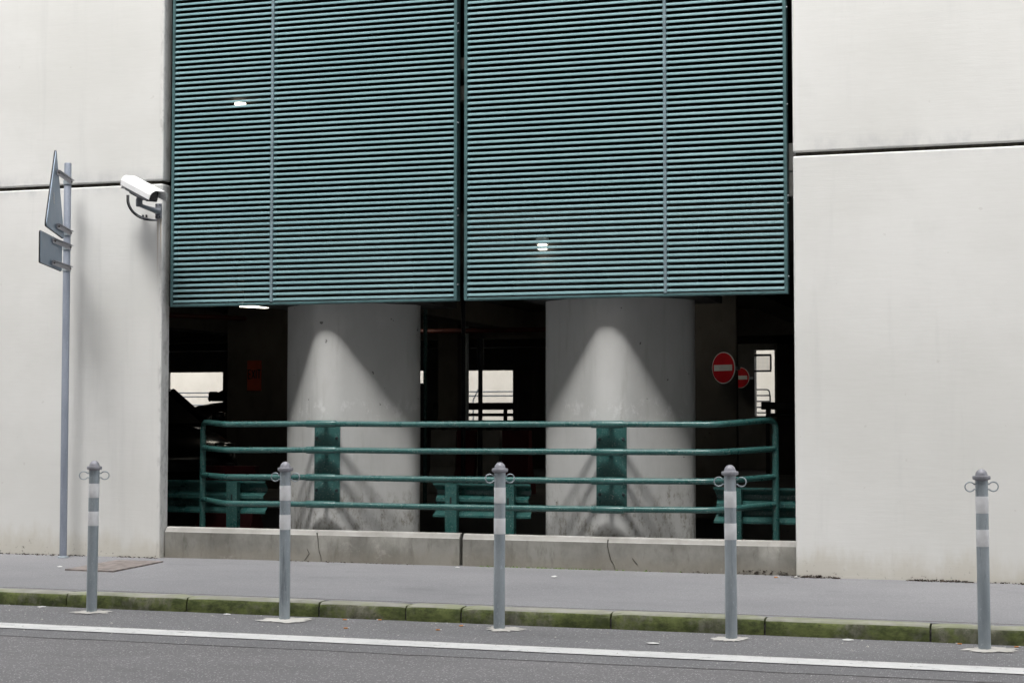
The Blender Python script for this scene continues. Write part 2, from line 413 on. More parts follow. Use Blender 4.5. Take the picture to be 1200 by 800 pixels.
# kerb: one stone after another on a mortar bed
kerb = MB().box(-30, 15, 10.60, 10.75, -.2, .07).build("kerb", M['tar']); tag(kerb, kind="structure")
joints = [-6.763, -5.766, -4.726, -4.071, -3.665, -2.609, -1.583, -.541]
js = [joints[0]]
while js[-1] > -16: js.append(js[-1] - rnd.uniform(.98, 1.06))
js = js[::-1] + joints[1:]
while js[-1] < 6: js.append(js[-1] + rnd.uniform(.98, 1.06))
for x0, x1 in zip(js[:-1], js[1:]):
    n = 12; prof = [(10.580, -.05), (10.580, .035), (10.582, .075), (10.590, .098), (10.607, .110), (10.650, .113), (10.715, .112), (10.725, .10), (10.725, -.05)]
    vs = []; fs = []; dz = rnd.uniform(-.004, .004); dy = rnd.uniform(-.006, .006); np_ = len(prof)
    gap = .006
    for i in range(n + 1):
        t = i / n; x = x0 + gap + (x1 - x0 - 2 * gap) * t
        end = min(t, 1 - t) * (x1 - x0)
        rd = max(0, .06 - end) / .06 * (.6 + .8 * abs(noise.noise((x0 * 7, 3, 1))))
        for k, (y, z) in enumerate(prof):
            q = noise.noise((x * 4, z * 9, y * 7))
            zz = z + dz * (z > .05) + (.005 * q if z > .07 else 0) - (rd ** 2) * .012 * (z > .09)
            yy = y + dy + (.005 * noise.noise((x * 5, z * 12, 3)) if y < 10.66 else 0) + (rd ** 2) * .012 * (y < 10.6)
            vs.append((x, yy, zz))
    for i in range(n):
        for k in range(np_ - 1): fs.append((i*np_+k, (i+1)*np_+k, (i+1)*np_+k+1, i*np_+k+1))
    fs.append(tuple(range(np_))); fs.append(tuple(n*np_+k for k in range(np_))[::-1])
    MB().verts_faces(vs, fs).build("kerb_stone", M['kerb'], kerb, smooth=50)
# dark gap where the pavement meets the back of the kerb
g = MB(); vs = []; fs = []
for i in range(nx + 1):
    x = -30 + 45 * i / nx; wd = max(.002, .012 + .014 * noise.noise((x * 3, 2, 0)) + .007 * noise.noise((x * 11, 2, 0)))
    vs += [(x, 10.712, .1165), (x, 10.722 + wd, .1165)]
for i in range(nx): fs.append((2*i, 2*i+1, 2*i+3, 2*i+2))
tag(g.verts_faces(vs, fs).build("kerb_joint", M['tar']), kind="structure")

# ------------------------------------------------------------------ facade walls
LX, RX = -7.445, -1.712        # inner edges of the left and right wall
def wall_panel(parent, x0, x1, z0, z1, bev=.014):
    g = MB().box(x0, x1, WY, WY + .15, z0, z1, bev, 3)
    return g.build("wall_panel", M['wall'], parent)
lw = thing("concrete_wall", (-14, WY, 0), "off-white painted concrete wall left of the louvres, behind the signpost", "wall")
rw = thing("concrete_wall", (4, WY, 0), "off-white painted concrete wall right of the louvres, behind the rightmost bollard", "wall")
def put(o, parent):   # keep world coordinates under a thing at its base
    o.location = o.location - parent.location; return o
for par, x0, x1, zj in ((lw, -24, LX, 3.555), (rw, RX, 10, 3.535)):
    put(wall_panel(par, x0, x1, -.1, zj - .016), par)
    put(wall_panel(par, x0, x1, zj + .016, 20.0), par)
    put(MB().box(x0 + .02, x1 - .02, WY + .035, WY + .14, zj - .02, zj + .02).build("joint_seal", M['seal'], par), par)

# ------------------------------------------------------------------ plinth blocks
def plinth(x0, x1, yf0, yf1, label, zt):
    base = Vector(((x0 + x1) / 2, 13.4, PZ)); n = 26; vs = []; fs = []
    prof = lambda yf: [(yf, .05), (yf, .2), (yf, zt - .042), (yf + .006, zt - .036), (yf + .026, zt - .006), (yf + .034, zt), (yf + .082, zt + .002), (yf + .082, .05)]
    k_ = 8
    for i in range(n + 1):
        t = i / n; x = x0 + (x1 - x0) * t; yf = yf0 + (yf1 - yf0) * t
        for k, (y, z) in enumerate(prof(yf)):
            d = .004 * noise.noise((x * 3, z * 5, y)) + .002 * noise.noise((x * 13, z * 13, y))
            vs.append((x - base.x, y + (d if k < 5 else 0) - base.y, z + (d if k in (3, 4, 5) else 0) - base.z))
    for i in range(n):
        for k in range(k_ - 1): fs.append((i*k_+k, (i+1)*k_+k, (i+1)*k_+k+1, i*k_+k+1))
    fs.append(tuple(range(k_))); fs.append(tuple(n*k_+k for k in range(k_))[::-1])
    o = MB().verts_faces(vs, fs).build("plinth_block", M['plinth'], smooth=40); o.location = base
    return tag(o, label, "concrete block")
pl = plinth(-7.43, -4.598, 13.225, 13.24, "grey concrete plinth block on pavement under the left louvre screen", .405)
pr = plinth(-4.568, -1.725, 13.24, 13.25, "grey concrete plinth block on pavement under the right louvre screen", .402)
def crack(parent, pts, wd):
    g = MB(); vs = []; fs = []
    b = parent.location
    for i, (x, z) in enumerate(pts):
        yf = (13.225 + .015 * (x + 7.43) / 2.83 if x < -4.58 else 13.24 + .01 * (x + 4.568) / 2.843) - .0042
        k = wd * (1 - .6 * i / len(pts)); vs += [(x - k - b.x, yf - b.y, z - b.z), (x + k - b.x, yf - b.y, z - b.z), (x + k - b.x, 13.29 - b.y, z - b.z), (x - k - b.x, 13.29 - b.y, z - b.z)]
    for i in range(len(pts) - 1):
        a = i * 4; fs += [(a, a+1, a+5, a+4), (a+1, a+2, a+6, a+5), (a+3, a, a+4, a+7)]
    g.verts_faces(vs, fs).build("crack", M['seal'], parent)

crack(pl, [(-5.93, .385), (-5.918, .335), (-5.912, .27), (-5.905, .22), (-5.889, .18), (-5.885, .135)], .0026)
crack(pl, [(-6.02, .24), (-6.00, .20), (-6.03, .16), (-6.05, .135)], .0018)
crack(pr, [(-3.285, .385), (-3.287, .33), (-3.275, .27), (-3.262, .22), (-3.235, .18), (-3.222, .13)], .0028)
crack(pr, [(-3.075, .235), (-3.06, .215), (-3.05, .205), (-3.032, .185)], .0024)
# ------------------------------------------------------------------ columns
# square section turned corner-on to the street, corners well rounded
COL = [(-5.905, 13.990, .745, 0.0, "smooth bare concrete column behind the railing, left of the two"),
       (-3.360, 14.005, .760, 6.0, "smooth bare concrete column behind the railing, right of the two")]
CR = .23
def col_section(D, n=9):
    out = []
    for c in range(4):
        a0 = R(-90 + 90 * c); cx, cy = (D - CR * 2 ** .5) * math.cos(a0), (D - CR * 2 ** .5) * math.sin(a0)
        for k in range(n + 1):
            t = a0 + R(-45 + 90 * k / n); out.append((cx + CR * math.cos(t), cy + CR * math.sin(t)))
        # points along the flat to the next corner
        a1 = R(-90 + 90 * (c + 1)); p = out[-1]; q = ((D - CR * 2 ** .5) * math.cos(a1) + CR * math.cos(a1 - R(45)), (D - CR * 2 ** .5) * math.sin(a1) + CR * math.sin(a1 - R(45)))
        for k in (.25, .5, .75): out.append((p[0] + (q[0] - p[0]) * k, p[1] + (q[1] - p[1]) * k))
    return out
for x, y, D, rot, lab in COL:
    g = MB(); zs = [.1 + .2333 * i for i in range(11)]; vs = []; fs = []; secp = col_section(D); n = len(secp)
    for z in zs:
        for px, py in secp:
            q = 1 + .003 * noise.noise((px * 2, py * 2, z * 1.5)); vs.append((px * q, py * q, z - .1))
    for k in range(len(zs) - 1):
        for i in range(n): j = (i + 1) % n; fs.append((k*n+i, k*n+j, (k+1)*n+j, (k+1)*n+i))
    fs.append(tuple((len(zs)-1)*n + i for i in range(n)))
    o = g.verts_faces(vs, fs).build("concrete_column", M['column'], smooth=40); o.location = (x, y, .1); o.rotation_euler = (0, 0, R(rot))
    tag(o, lab, "column")

# ------------------------------------------------------------------ louvre screens
PY = 13.195
def louvre(x0, x1, xm, label):
    t = thing("louvre_screen", ((x0 + x1) / 2, PY, 2.41), label, "louvre screen", "louvre screens over the garage opening")
    ox = (x0 + x1) / 2
    zt = 3.36
    def P(g, name, m, **k): return g.build(name, m, t, **k)
    P(MB().box(x0 - ox, x0 - ox + .028, 0, .10, 0, zt, .003, 1), "side_frame", M['frame'])
    P(MB().box(x1 - ox - .028, x1 - ox, 0, .10, 0, zt, .003, 1), "side_frame", M['frame'])
    P(MB().box(x0 - ox + .029, x1 - ox - .029, .004, .10, 0, .022, .003, 1), "bottom_frame", M['frame'])
    P(MB().box(x0 - ox + .029, x1 - ox - .029, .004, .10, zt - .03, zt, .003, 1), "top_frame", M['frame'])
    P(MB().box(xm - ox - .013, xm - ox + .013, -.004, .085, .023, zt - .031, .004, 1), "mullion", M['mullion'])
    prof = [(.0, -.001), (.0004, .0055), (.0018, .0125), (.006, .0192), (.0192, .0252), (.0205, .0240), (.0080, .0182), (.0038, .012), (.0024, .005), (.002, -.001)]
    for a, b in ((x0 + .029, xm - .0135), (xm + .0135, x1 - .029)):
        me = None
        for i in range(67):
            if me is None:
                o = P(MB().prism([(y + .006, z) for y, z in prof], a - ox, b - ox), "slat", M['slat']); me = o.data
            else:
                o = link(bpy.data.objects.new("slat", me)); o.parent = t
            o.location = (rnd.uniform(-.0012, .0012), rnd.uniform(-.0012, .0012), .037 + i * .0489 + rnd.uniform(-.0006, .0006))
            o.rotation_euler = (R(rnd.uniform(-.6, .6)), R(rnd.uniform(-.012, .012)), 0)
    for s, xx in ((1, x1 - ox), ):
        for z in (.14, .74, .80, 1.55, 2.35, 2.42):
            P(MB().lathe([(.007, 0), (.007, .006), (.004, .009)], 0, 0, 8), "bolt", M['galv'], loc=None).matrix_local = Matrix.Translation((xx, .03, z)) @ Matrix.Rotation(R(90), 4, 'Y')
    return t
louvre(-7.385, -4.612, -6.372, "green horizontal louvre screen left of the central gap, beside the security camera")
louvre(-4.545, -1.766, -2.778, "green horizontal louvre screen right of the central gap, beside the plain right wall")
# stub brackets holding the screens to the building
for i, (x0, x1, z0, z1, lab) in enumerate(((-1.772, -1.716, 3.22, 3.42, "small grey bracket in the slot between the right screen and right wall, lower block"),
                                   (-1.772, -1.716, 3.43, 3.66, "small grey bracket in the slot between the right screen and right wall, upper block"),)):
    o = MB().box(-.028, .028, 0, .12, 0, z1 - z0, .004, 1).build("screen_bracket", M['inner']); o.location = ((x0 + x1) / 2, 13.36, z0)
    tag(o, lab, "bracket", "brackets behind the screens")
for z0, h, lab in ((4.20, .13, "dim grey bracket in the gap between the two screens, lower of the pair high up"), (4.48, .10, "dim grey bracket in the gap between the two screens, upper of the pair high up")):
    o = MB().box(-.05, .05, 0, .1, 0, h, .004, 1).build("screen_bracket", M['inner_dark']); o.location = (-4.66, 13.45, z0)
    tag(o, lab, "bracket", "brackets behind the screens")

# ------------------------------------------------------------------ tubular green railing
RY = 13.245
rail = thing("tubular_railing", (-4.7, RY, .40), "green four-bar tubular railing bolted to the two round columns", "railing")
def rp(p): return (p[0] + 4.7, p[1] - RY, p[2] - .40)
zmid = [1.345, 1.113, .871, .633]; zl = [1.357, 1.112, .858, .628]; zr = [1.385, 1.138, .902, .668]
PL, PR_ = (-7.385, 13.85), (-1.968, 13.85)
for i in range(4):
    w_ = [.004, .0, -.003, -.006][i]
    zs = zmid[i]
    path = [(PL[0], PL[1], zl[i]), (-6.83, RY, zs - .005), (-5.95, RY, zs + .002), (-5.0, RY - .004, zs - .002), (-3.9, RY, zs + .002), (-3.3, RY, zs + .003), (-2.375, RY, zs - w_ + .006), (PR_[0], PR_[1], zr[i])]
    if i == 0:
        path = [(PL[0] - .005, PL[1], zl[i] - .16)] + path + [(PR_[0] + .005, PR_[1], zr[i] - .16)]
    pts = fillet(path, .16 if i else .09, 6)
    put_ = [rp(p) for p in pts]
    MB().tube(put_, .0255, 14).build("top_rail" if i == 0 else "rail", M['green'], rail, smooth=50)
for (x, y), z1 in ((PL, zl[0] - .12), (PR_, zr[0] - .12)):
    MB().tube([rp((x, y, .35)), rp((x, y, z1))], .029, 16).build("post", M['green'], rail, smooth=50)
for x0, x1, pc, hw in ((-6.042, -5.754, -5.885, .122), (-3.426, -3.146, -3.275, .131)):
    pz0, pz1 = .645, 1.36
    cx, cy, cd, crot = min(COL, key=lambda c: abs(c[0] - pc))[:4]
    k_ = cd - CR * 2 ** .5; ax, ay = cx + k_ * math.sin(R(crot)), cy - k_ * math.cos(R(crot))     # axis of the rounded corner
    half = math.asin(hw / (CR + .02)); vs = []; fs = []; nseg = 12; pf = ay - CR - .016
    ca = math.asin((pc - ax) / (CR + .02)) if abs(pc - ax) < .2 else 0
    for rr in (CR + .004, CR + .016):
        for z in (pz0, pz1):
            for q in range(nseg + 1):
                t = ca - half + 2 * half * q / nseg; vs.append(rp((ax + rr * math.sin(t), ay - rr * math.cos(t), z)))
    m1 = nseg + 1
    for q in range(nseg):
        fs += [(q, q+1, m1+q+1, m1+q), (2*m1+q, 3*m1+q, 3*m1+q+1, 2*m1+q+1), (q, 2*m1+q, 2*m1+q+1, q+1), (m1+q, m1+q+1, 3*m1+q+1, 3*m1+q)]
    fs += [(0, m1, 3*m1, 2*m1), (nseg, 2*m1+nseg, 3*m1+nseg, m1+nseg)]
    p = MB().verts_faces(vs, fs).build("mounting_plate", M['green'], rail, smooth=30)
    for bt in (-half * .76, half * .76):
        for bz in (.755, 1.22):
            t = ca + bt; pos_ = rp((ax + (CR + .016) * math.sin(t), ay - (CR + .016) * math.cos(t), bz))
            MB().lathe([(.015, 0), (.015, .009), (.010, .016)], 0, 0, 6).build("bolt", M['bolt'], p).matrix_local = Matrix.Translation(pos_) @ Matrix.Rotation(t, 4, 'Z') @ Matrix.Rotation(R(90), 4, 'X')
    for i in range(4):
        z = zmid[i] + .001
        MB().tube([rp((pc, pf + .01, z)), rp((pc, RY, z))], .021, 12).build("stub", M['green'], rail, smooth=50)
        MB().tube([rp((x0, RY, z)), rp((x0 + .008, RY, z)), rp((x1 - .008, RY, z)), rp((x1, RY, z))], [.0285, .0315, .0315, .0285], 14).build("sleeve", M['green'], rail, smooth=50)

# ------------------------------------------------------------------ guard rails behind the plinth
def guardrail(x0, x1, zb, posts, label, y=14.0, h=.306, m='green', floor=.13, cut0=.03, cut1=.03):
    t = thing("guardrail", ((x0 + x1) / 2, y, floor), label, "guardrail"); ox = (x0 + x1) / 2
    pr_ = [(.0, .31), (.0, .292), (.075, .245), (.078, .205), (.008, .168), (.008, .142), (.078, .105), (.075, .065), (.0, .018), (.0, .0)]
    vs = []; fs = []; n = len(pr_)
    for sgn, off in ((0, 0.0), (1, .004)):
        for x, cut in ((x0 - ox, -cut0), (x1 - ox, cut1)):
            for (yy, zz) in pr_:
                vs.append((x + cut * (abs(zz - .155) / .155 - .5) , yy + off, zz + zb - floor))
    for k in range(n - 1):
        fs.append((k, n + k, n + k + 1, k + 1)); fs.append((2*n + k, 2*n + k + 1, 3*n + k + 1, 3*n + k))
        fs.append((k, k + 1, 2*n + k + 1, 2*n + k)); fs.append((n + k, 3*n + k, 3*n + k + 1, n + k + 1))
    fs += [(0, 2*n, 3*n, n), (n - 1, 2*n - 1, 4*n - 1, 3*n - 1)]
    MB().verts_faces(vs, fs).build("beam", M[m], t)
    for px in posts:
        # channel post, web to the street
        g = MB().box(px - ox - .055, px - ox + .055, -.075, -.068, -.1, zb + .30 - floor, .001, 1)
        g.box(px - ox - .055, px - ox - .048, -.067, -.004, -.1, zb + .30 - floor).box(px - ox + .048, px - ox + .055, -.067, -.004, -.1, zb + .30 - floor)
        p = g.build("post", M[m], t)
        MB().box(px - ox - .008, px - ox + .008, -.0775, -.0745, zb + .125 - floor, zb + .185 - floor).build("slot", M['black'], p)
    return t
guardrail(-9.7, -6.82, .490, [-7.12, -9.1], "green steel guardrail at the left end behind the railing, below the parked car")
guardrail(-5.105, -4.20, .495, [-4.92, -4.375], "short green steel guardrail between the two columns behind the central bollard")
guardrail(-2.515, 1.0, .490, [-2.33, -.6], "green steel guardrail at the right end behind the railing, under the no-entry signs")

# ------------------------------------------------------------------ bollards
def bollard():
    t = thing("bollard", (0, 0, 0), "", "bollard", "bollards along the kerb")
    r = .0375
    MB().lathe([(r, -.05), (r, 1.03)], 0, 0, 28).build("tube", M['galv'], t, smooth=40)
    for z0 in (.627, .829):
        q = MB().lathe([(r + .0012, z0), (r + .0016, z0 + .002), (r + .0016, z0 + .101), (r + .0012, z0 + .103)], 0, 0, 28).build("reflective_band", M['band'], t, smooth=40)
    prof = [(r + .001, 1.026), (r + .002, 1.031), (.0515, 1.034), (.0535, 1.037), (.0535, 1.052), (.0515, 1.056), (.039, 1.057)]
    for k in range(1, 9):
        a = R(90 * k / 8); prof.append((max(.0005, .0365 * math.cos(a)), 1.0585 + .0395 * math.sin(a)))
    MB().lathe(prof, 0, 0, 28).build("cap", M['cap'], t, smooth=40)
    for s in (-1, 1):
        pts = []
        for k in range(21):
            a = R(150 - 300 * k / 20); pts.append((s * (r + .036 + .0305 * math.cos(a)), 0, .990 + .0285 * math.sin(a)))
        pts = [(s * (r - .004), 0, pts[0][2] + .004)] + pts + [(s * (r - .004), 0, pts[-1][2] - .004)]
        MB().tube(pts, .0042, 8).build("chain_ring", M['dark' if False else 'galv'], t, smooth=60)
    return t
def footing(parent, sx, sy, ox, oy, seed):
    n = 64; vs = [(ox * .4, oy * .4, .012)]; fs = []
    for ring, (f, z) in enumerate(((.35, .0115), (.72, .0095), (1.0, .0052))):
        for i in range(n):
            a = 2 * math.pi * i / n
            q = .9 + .42 * noise.noise((math.cos(a) * 1.6 + seed, math.sin(a) * 1.6, seed)) + (.45 * noise.noise((math.cos(a) * 3.5 + seed, math.sin(a) * 3.5, 1)) + .25 * noise.noise((math.cos(a) * 9 + seed, math.sin(a) * 9, 4))) * (ring > 0)
            vs.append((ox * f + sx * f * q * math.cos(a), oy * f + sy * f * q * math.sin(a), z + .004 * noise.noise((a * 3, f * 5, seed)) * (ring < 2)))
    for i in range(n): fs.append((0, 1 + i, 1 + (i+1) % n))
    for r_ in range(2):
        for i in range(n): fs.append((1+r_*n+i, 1+(r_+1)*n+i, 1+(r_+1)*n+(i+1) % n, 1+r_*n+(i+1) % n))
    MB().verts_faces(vs, fs).build("footing", M['cement'], parent, smooth=60)
B0 = bollard()
BOL = [(-6.402, 10.345, .5, 25, "galvanised bollard with two white bands, leftmost, in front of the signpost", (.15, .095, .02, -.01)),
       (-4.883, 10.36, .0, -20, "galvanised bollard with two white bands in front of the left concrete column", (.21, .14, .02, -.01)),
       (-3.310, 10.34, .25, 38, "galvanised bollard with two white bands standing before the gap between the columns", (.15, .12, .04, -.02)),
       (-1.754, 10.32, -.2, -35, "galvanised bollard with two white bands by the right end of the railing", (.115, .13, .0, .0)),
       (-.209, 10.32, -.3, 8, "galvanised bollard with two white bands, rightmost, before the plain right wall", (.17, .12, .03, .0))]
src = B0
bl = [B0] + [copy_tree(B0) for _ in BOL[1:]]
for k, (o, (x, y, lean, rz, lab, ft)) in enumerate(zip(bl, BOL)):
    o.location = (x, y, .004); o.rotation_euler = (R(lean * .4), R(lean), R(17 + rz * .6)); o["label"] = lab
    h = [1.094, 1.099, 1.110, 1.108, 1.097][k] / 1.098; o.scale = (1, 1, h)
    footing(o, *ft, seed=k * 3.7)

# ------------------------------------------------------------------ signpost
sp = thing("signpost", (-8.311, 12.944, PZ), "tall grey steel post with two signs seen from behind, against the left wall", "signpost")
MB().lathe([(.033, -.05), (.033, 3.60), (.030, 3.606)], 0, 0, 20).build("pole", M['pole'], sp, smooth=40)
MB().lathe([(.052, -.01), (.050, .008), (.036, .014)], 0, 0, 20).build("base_collar", M['galv'], sp, smooth=40)
def plate_frame(N, F):
    a = Vector((F[0] - N[0], F[1] - N[1], 0)).normalized(); return a
Nn, Ff = Vector((-7.861 - .02, 11.953, 0)), Vector((-8.2215 - .02, 12.783, 0))
def sign_plate(name, outline, origin, adir, m_back, m_face, par, border=None):
    """outline (s,z) along adir from origin; back faces the street right of the pole"""
    nrm = Vector((adir.y, -adir.x, 0))                       # towards the viewer's right = back side
    g = MB(); n = len(outline); base = par.location
    vs = []
    for off in (.0025, -.0025):
        for s_, z in outline: p = origin + adir * s_ + nrm * off; vs.append((p.x - base.x, p.y - base.y, z - base.z))
    fs = [tuple(range(n)), tuple(range(2*n-1, n-1, -1))] + [(i, i+n, (i+1) % n+n, (i+1) % n) for i in range(n)]
    o = g.verts_faces(vs, fs).build(name, m_back, par)
    # folded dark rim and painted front
    cs = Vector((sum(s for s, z in outline) / n, sum(z for s, z in outline) / n))
    def face(scale, off, nm, m):
        vs2 = []
        for s_, z in outline:
            q = cs + (Vector((s_, z)) - cs) * scale; p = origin + adir * q.x + nrm * off
            vs2.append((p.x - base.x, p.y - base.y, q.y - base.z))
        MB().verts_faces(vs2, [tuple(range(n))]).build(nm, m, o)
    if border: face(.985, -.0040, "sign_border", M['red'])
    face(.80 if border else .97, -.0055, "sign_face", M['signwhite'])
    rim = []
    for s_, z in outline: p = origin + adir * s_ - nrm * .008; rim.append((p.x - base.x, p.y - base.y, z - base.z))
    MB().tube(rim, .0065, 6, closed=True).build("rim", M['dark'], o)
    return o
def round_poly(pts, r, n=5):
    P_ = [Vector(p) for p in pts]; out = []; N = len(P_)
    for i in range(N):
        a, b, c = P_[i-1], P_[i], P_[(i+1) % N]
        p, q = b + (a-b).normalized()*r, b + (c-b).normalized()*r
        for k in range(n+1): t = k/n; out.append(tuple(p*(1-t)**2 + b*2*t*(1-t) + q*t*t))
    return out
ad = plate_frame(Nn, Ff); L = (Ff - Nn).length
tri = sign_plate("triangle_sign", round_poly([(-.01, 3.035), (L + .02, 3.02), (L / 2, 3.775)], .06), Nn, ad, M['signback'], None, sp, border=True)
Nr, Fr = Vector((-7.935, 11.955, 0)), Vector((-8.255, 12.777, 0)); ad2 = plate_frame(Nr, Fr); L2 = (Fr - Nr).length
rec = sign_plate("rectangle_sign", round_poly([(0, 2.725), (L2, 2.725), (L2, 2.995), (0, 2.995)], .02), Nr, ad2, M['signback'], None, sp)
def arm(z, org, adir, s0, par):
    nrm = Vector((adir.y, -adir.x, 0)); b = sp.location
    p0 = org + adir * s0 + nrm * .012; p1 = Vector((b.x, b.y, 0)) - adir * .02 + nrm * .036
    d = (p1 - p0).normalized(); g = MB(); vs = []
    for p in (p0, p1):
        for off in (0, .006):
            for dz in (-.020, .020): vs.append((p.x + nrm.x*off - b.x, p.y + nrm.y*off - b.y, z + dz - b.z))
    g.verts_faces(vs, [(0, 1, 3, 2), (4, 6, 7, 5), (0, 4, 5, 1), (2, 3, 7, 6), (0, 2, 6, 4), (1, 5, 7, 3)])
    # far flange of the channel
    vs = []
    for p in (p0, p1):
        for off in (.007, .030):
            for dz in (.016, .020): vs.append((p.x + nrm.x*off - b.x, p.y + nrm.y*off - b.y, z + dz - b.z))
    g.verts_faces(vs, [(0, 1, 3, 2), (4, 6, 7, 5), (0, 4, 5, 1), (2, 3, 7, 6), (0, 2, 6, 4), (1, 5, 7, 3)])
    a = g.build("arm", M['cap'], sp)
    MB().lathe([(.0335, z - .02 - b.z), (.0395, z - .02 - b.z), (.0395, z + .02 - b.z), (.0335, z + .02 - b.z)], 0, 0, 20, False).build("clamp", M['galv'], a, smooth=40)
    for p in (p0 + d * .05, p1 - d * .03):
        q = MB().lathe([(.008, 0), (.008, .012)], 0, 0, 6).build("bolt", M['rust'], a)
        q.matrix_local = Matrix.Translation((p.x - b.x + nrm.x*.006, p.y - b.y + nrm.y*.006, z - b.z)) @ Vector((0, 0, 1)).rotation_difference(nrm).to_matrix().to_4x4()
for z, o_, a_, s0 in ((3.555, Nn, ad, .42), (3.085, Nn, ad, .45), (2.955, Nr, ad2, .42), (2.76, Nr, ad2, .40)):
    arm(z, o_, a_, s0, sp)
p = Nn + ad * .34; nr_ = Vector((ad.y, -ad.x, 0)); b = sp.location
g = MB()
for s0, z0, s1, z1 in ((.33, 3.36, .36, 3.30), (.34, 3.29, .37, 3.27), (.32, 3.325, .335, 3.295)):
    pa, pb = Nn + ad * s0 + nr_ * .004, Nn + ad * s1 + nr_ * .004
    g.tube([(pa.x - b.x, pa.y - b.y, z0 - b.z), (pb.x - b.x, pb.y - b.y, z1 - b.z)], .004, 5)
g.build("paint_scratch", M['paper'], sp)

# ------------------------------------------------------------------ security camera
cc = thing("security_camera", (-7.478, WY, 3.30), "white security camera on a bracket at the edge of the left wall", "security camera")
fwd = Vector((.80, -.52, -.335)).normalized(); side = fwd.cross(Vector((0, 0, 1))).normalized(); upv = side.cross(fwd)
ctr = Vector((-7.445, 12.80, 3.435)) - cc.location
F4 = Matrix(((fwd.x, side.x, upv.x, ctr.x), (fwd.y, side.y, upv.y, ctr.y), (fwd.z, side.z, upv.z, ctr.z), (0, 0, 0, 1)))
F4 = F4 @ Matrix.Scale(1.22, 4)
def cpart(g, name, m, par, **k): g.bm.transform(F4); return g.build(name, m, par, **k)
body = cpart(MB().box(-.20, .165, -.046, .046, -.052, .030, .008, 2), "housing", M['grey_plastic'], cc, smooth=40)
cpart(MB().box(.166, .173, -.040, .040, -.046, .026, .003, 1), "front_window", M['lens'], body)
g = MB(); m_ = bmesh.new()
sec = [(-.066, -.024), (-.066, .012), (-.058, .034), (-.036, .050), (.036, .050), (.058, .034), (.066, .012), (.066, -.024)]
vs = []; fs = []; n = len(sec)
for off in (0, .003):
    for x, ov in ((-.235, 0), (.245, .0)):
        for y, z in sec: vs.append((x + (.0 if x < 0 else (z + .024) * .35), y * (1 + off / .066), z + off))
for k in range(n - 1):
    fs += [(k, k+1, n+k+1, n+k), (2*n+k, 3*n+k, 3*n+k+1, 2*n+k+1), (k, 2*n+k, 2*n+k+1, k+1), (n+k, n+k+1, 3*n+k+1, 3*n+k)]
fs += [(0, n, 3*n, 2*n), (n-1, 3*n-1, 4*n-1, 2*n-1)]
cpart(g.verts_faces(vs, fs), "sunshield", M['white'], cc)
cpart(MB().box(-.235, -.228, -.060, .060, -.050, .046, .004, 1), "rear_cap", M['white'], cc)
cpart(MB().box(-.16, .06, -.026, .026, -.066, -.053, .003, 1), "mounting_rail", M['dark'], cc)
hd = Vector((-7.50, 12.83, 3.335)) - cc.location
MB().lathe([(.026, hd.z - .045), (.030, hd.z - .03), (.030, hd.z + .015), (.022, hd.z + .04)], hd.x, hd.y, 16).build("swivel_head", M['grey_plastic'], cc, smooth=40)
g = MB(); a0 = hd + Vector((.01, .01, -.035)); a1 = Vector((0, -.02, -.02))
g.tube([a0, a0.lerp(a1, .5), a1], [.017, .021, .030], 10)
g.build("arm", M['grey_plastic'], cc, smooth=40)
MB().box(-.030, .030, -.024, -.003, -.085, .055, .004, 1).build("wall_plate", M['grey_plastic'], cc)
for bx in (-.02, .02):
    for bz in (-.07, .042):
        MB().lathe([(.006, 0), (.006, .006)], 0, 0, 6).build("bolt", M['dark'], cc).matrix_local = Matrix.Translation((bx, -.024, bz)) @ Matrix.Rotation(R(90), 4, 'X')
for k, dx in enumerate((0, .016)):
    r0 = Vector((-7.665 + dx, 12.90, 3.41)) - cc.location
    cpts = [r0, r0 + Vector((-.012, .02, -.07)), r0 + Vector((.005, .06, -.14)), r0 + Vector((.05, .12, -.195 + dx * .6)), r0 + Vector((.12, .18, -.215 + dx * .5)), r0 + Vector((.19 - dx, .215, -.212))]
    MB().tube(fillet(cpts, .05, 5), .0065, 8).build("cable", M['grey_plastic' if k else 'dark'], cc, smooth=60)
for dx in (0, .035):
    MB().box(-.165 + dx, -.157 + dx, -.022, -.001, -.068, -.044).build("cable_clip", M['dark'], cc)

# ------------------------------------------------------------------ access plate, litter, wall-foot debris
o = MB().verts_faces([(-.30, -.45, 0), (.17, -.47, 0), (.12, .45, 0), (-.34, .43, 0), (-.30, -.45, -.03), (.17, -.47, -.03), (.12, .45, -.03), (-.34, .43, -.03)],
    [(0, 1, 2, 3), (0, 4, 5, 1), (1, 5, 6, 2), (2, 6, 7, 3), (3, 7, 4, 0)]).build("access_cover", M['rust'])
o.location = (-7.36, 12.41, .134); tag(o, "reddish brown rectangular access cover in the pavement by the leftmost bollard", "access cover")
def butt(x, y, z, rz, lab):
    t = thing("cigarette_butt", (x, y, z), lab, "cigarette butt", "cigarette butts on the ground", rz)
    MB().tube([(-.018, 0, .0045), (.008, 0, .0045)], .0042, 8).build("filter", M['filter'], t)
    MB().tube([(.0082, 0, .0045), (.020, .001, .0044)], .0040, 8).build("paper_end", M['paper'], t)
butt(-4.478, 10.488, .005, .2, "orange cigarette butt against the kerb, right of the second bollard from left")
butt(-4.296, 10.077, .005, .3, "orange cigarette butt next to the white line, between second and third bollards")
butt(-4.252, 10.55, .005, 2.9, "orange cigarette butt by the kerb midway between second and third bollards")
butt(-3.60, 10.42, .005, .7, "orange cigarette butt just left of the central bollard, nearest the kerb")
butt(-3.68, 10.18, .005, .5, "orange cigarette butt left of the central bollard, further from the kerb")
butt(-1.849, 13.02, .133, .3, "orange cigarette butt on the pavement below the right end of the plinth")
